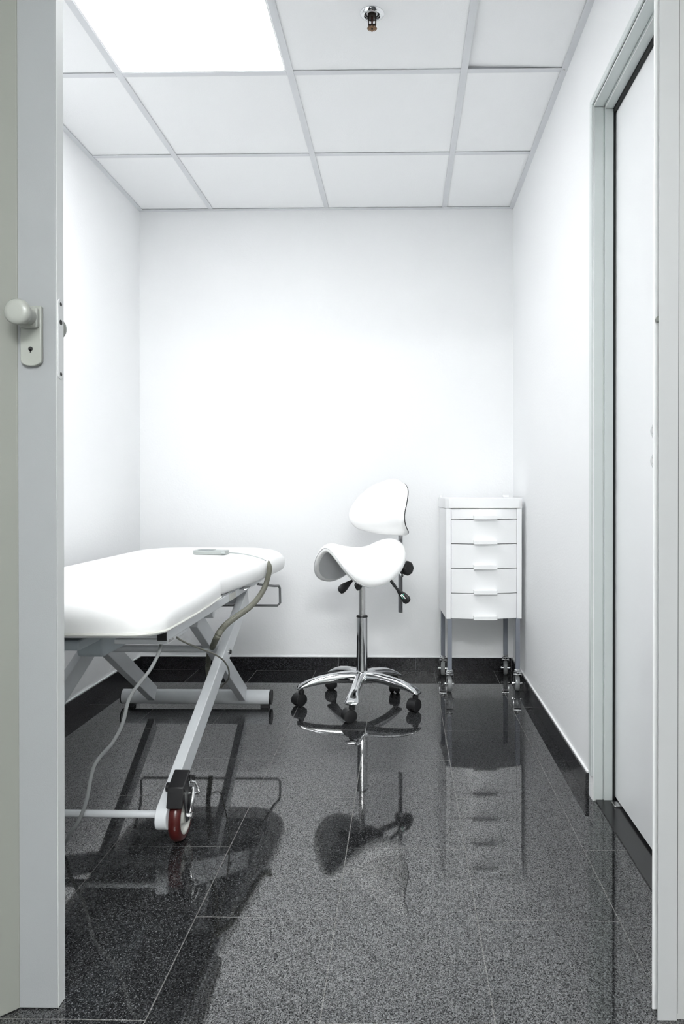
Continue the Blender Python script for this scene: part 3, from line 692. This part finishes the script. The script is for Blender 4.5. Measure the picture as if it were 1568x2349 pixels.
def back_mesh(o_front, o_back, scale=1., pad=True):
    bm = new(); NV, NS = 26, 24; fr_, bk_ = [], []
    for i in range(NV+1):
        v = .5-.5*math.cos(math.pi*i/NV)
        wv = bw(v)*scale; vv = .5+(v-.5)*scale
        rf_, rb_2 = [], []
        for j in range(NS+1):
            q = math.sin((j/NS-.5)*math.pi); s = wv*q
            vq = vv + (.075*abs(q)**3.5*(1-v)**10 - (.06*abs(q)**2.2)*v**14)*scale
            ed = math.sqrt(max(0, 1-abs(q)**5))*math.sqrt(max(0, 1-abs(2*v-1)**7))
            of = o_back+(o_front-o_back)*(.35+.65*ed) if pad else o_front
            rf_.append(bm.verts.new(bpt(s, vq, of))); rb_2.append(bm.verts.new(bpt(s, vq, o_back)))
        fr_.append(rf_); bk_.append(rb_2)
    for i in range(NV):
        for j in range(NS):
            bm.faces.new((fr_[i][j], fr_[i][j+1], fr_[i+1][j+1], fr_[i+1][j])); bm.faces.new((bk_[i][j], bk_[i+1][j], bk_[i+1][j+1], bk_[i][j+1]))
        bm.faces.new((fr_[i][0], fr_[i+1][0], bk_[i+1][0], bk_[i][0])); bm.faces.new((fr_[i][NS], bk_[i][NS], bk_[i+1][NS], fr_[i+1][NS]))
    for j in range(NS):
        bm.faces.new((fr_[0][j], bk_[0][j], bk_[0][j+1], fr_[0][j+1])); bm.faces.new((fr_[NV][j], fr_[NV][j+1], bk_[NV][j+1], bk_[NV][j]))
    return bm
br_ = obj('backrest', back_mesh(.020, -.012), M['vinyl'], stl, angle=80)
obj('back_shell', back_mesh(-.0125, -.0165, .985, False), M['shell'], br_, angle=80)
bm = new(); prism(bm, [(.0135*math.cos(2*math.pi*k/20), .005*math.sin(2*math.pi*k/20)) for k in range(20)], .366, .86, lambda u, v, h: SL(-.2325+v, u, h)); obj('support_bar', bm, M['darksteel'], stl, bevel=.001)
bm = new(); bx_l(bm, -.229, -.188, -.012, .012, .80, .85); obj('back_joint', bm, M['blackmetal'], stl, bevel=.001)
bm = new(); bx_l(bm, -.246, -.218, -.020, .020, .555, .600); obj('bar_clamp', bm, M['black'], stl, bevel=.003)
bm = new(); lathe(bm, [(.014, .016), (.014, .026), (.030, .030), (.034, .036), (.034, .052), (.027, .060), (0, .062)], SL(-.232, 0, .572), Sv, 8); obj('clamp_knob', bm, M['black'], stl, bevel=.003, smooth=False)
bm = new(); cyl(bm, SL(-.215, .02, .548), SL(-.200, .045, .540), .006); obj('clamp_screw', bm, M['chrome'], stl)

# ---------------------------------------------------------------- drawer trolley
cyaw = math.atan2(.015, .315)
tr = thing('drawer_trolley', 'white five-drawer trolley on four grey legs in the corner', 'trolley', (.370, 3.235, 0), R(2.9))
W2 = .1735; D = .315; T0, T1 = .337, .842
bm = new()
box(bm, (-W2, 0, T0+.0), (-W2+.022, D, T1)); box(bm, (W2-.022, 0, T0), (W2, D, T1)); box(bm, (-W2+.022, D-.012, T0), (W2-.022, D, T1)); box(bm, (-W2+.022, .03, T0+.004), (W2-.022, D-.012, T0+.010)); box(bm, (-W2+.022, .02, T1-.012), (W2-.022, D-.012, T1))
body = obj('cabinet_body', bm, M['white'], tr, bevel=.0015)
# bow-fronted tray top
def bowed(x, dep, hw): return -dep*(1-(x/hw)**2)
poly = [(-W2-.004, D+.004), (-W2-.004, .010), (-W2+.012, -.006)]
poly += [(x, -.006+bowed(x, .018, W2-.012)) for x in [(-W2+.012)+(2*W2-.024)*k/14 for k in range(1, 14)]]
poly += [(W2-.012, -.006), (W2+.004, .010), (W2+.004, D+.004)]
obj('tray_top', prism(new(), poly, T1+.0006, .889, lambda u, v, h: Vector((u, v, h))), M['white'], tr, bevel=.002)
bm = new()
for x0 in (-W2, W2-.014-.014):
    obj('corner_stud', B((x0, D-.020, .8892), (x0+(.028 if x0 > 0 else .010), D+.003, .901)), M['white'], tr, bevel=.002)
ys = [.8405, .7925, .6805, .5685, .4550, .3385]
for i, (z1, z0) in enumerate(zip(ys, ys[1:])):
    bm = new(); hw = .1500; xs = [-hw+2*hw*k/16 for k in range(17)]
    poly = [(x, bowed(x, .026, hw+.002)+.002) for x in xs]+[(hw, .10), (-hw, .10)]
    prism(bm, poly, z0+.0017, z1-.0017, lambda u, v, h: Vector((u, v, h)))
    dr = obj('drawer', bm, M['white'], tr, bevel=.0008, seg=1, angle=25)
    bm = new(); hb = [(-.053, -.020), (.053, -.020), (.053, -.047), (.047, -.049), (-.047, -.049), (-.053, -.047)]
    prism(bm, hb, z0+.0, z0+.0175, lambda u, v, h: Vector((u, v, h))); obj('drawer_handle', bm, M['white'], dr, bevel=.0012)
for (lx, ly) in ((-W2+.017, .012), (W2-.017, .012), (-W2+.017, D-.020), (W2-.017, D-.020)):
    obj('leg', B((lx-.0098, ly-.0098, .104), (lx+.0098, ly+.0098, T0+.004)), M['leggrey'], tr, bevel=.001)
def cart_castor(lx, ly, yw):
    cm = Matrix.Translation((lx, ly, 0)) @ Matrix.Rotation(yw, 4, 'Z')
    bm = new(); lathe(bm, [(0, .083), (.0135, .083), (.0165, .087), (.0165, .092), (.0125, .095), (.0145, .099), (.0115, .104), (0, .104)], (0, 0, 0)); bm.transform(cm); ct = obj('castor', bm, M['chrome'], tr)
    bm = new(); t = .0022
    box(bm, (-.0175, -.013, .080), (.0175, .013, .0835)); 
    for sx_ in (-1, 1):
        prism(bm, [(-.013, .0835), (.013, .0835), (.020, .040), (.017, .031), (.008, .029), (.002, .04)], sx_*.0175, sx_*(.0175-t), lambda u, v, h: Vector((h, u, v)))
    bm.transform(cm); obj('castor_fork', bm, M['chrome'], ct, bevel=.0006)
    bm = new(); lathe(bm, [(.010, -.010), (.031, -.010), (.0345, -.006), (.0355, 0), (.0345, .006), (.031, .010), (.010, .010)], (0, .011, .0355), (1, 0, 0), 36, closed=True); bm.transform(cm); obj('castor_wheel', bm, M['clear'], ct)
    bm = new(); lathe(bm, [(.0035, -.0075), (.021, -.0075), (.024, 0), (.021, .0075), (.0035, .0075)], (0, .011, .0355), (1, 0, 0), 24, closed=True); bm.transform(cm); obj('wheel_core', bm, M['steel'], ct)
    bm = new(); cyl(bm, (-.0225, .011, .0355), (.0225, .011, .0355), .0032, 12); cyl(bm, (-.0225, .011, .0355), (-.0178, .011, .0355), .006, 8); bm.transform(cm); obj('castor_axle', bm, M['chrome'], ct)
cart_castor(-W2+.017, .012, R(3)); cart_castor(W2-.017, .012, R(-9)); cart_castor(-W2+.017, D-.020, R(-8)); cart_castor(W2-.017, D-.020, R(-10))
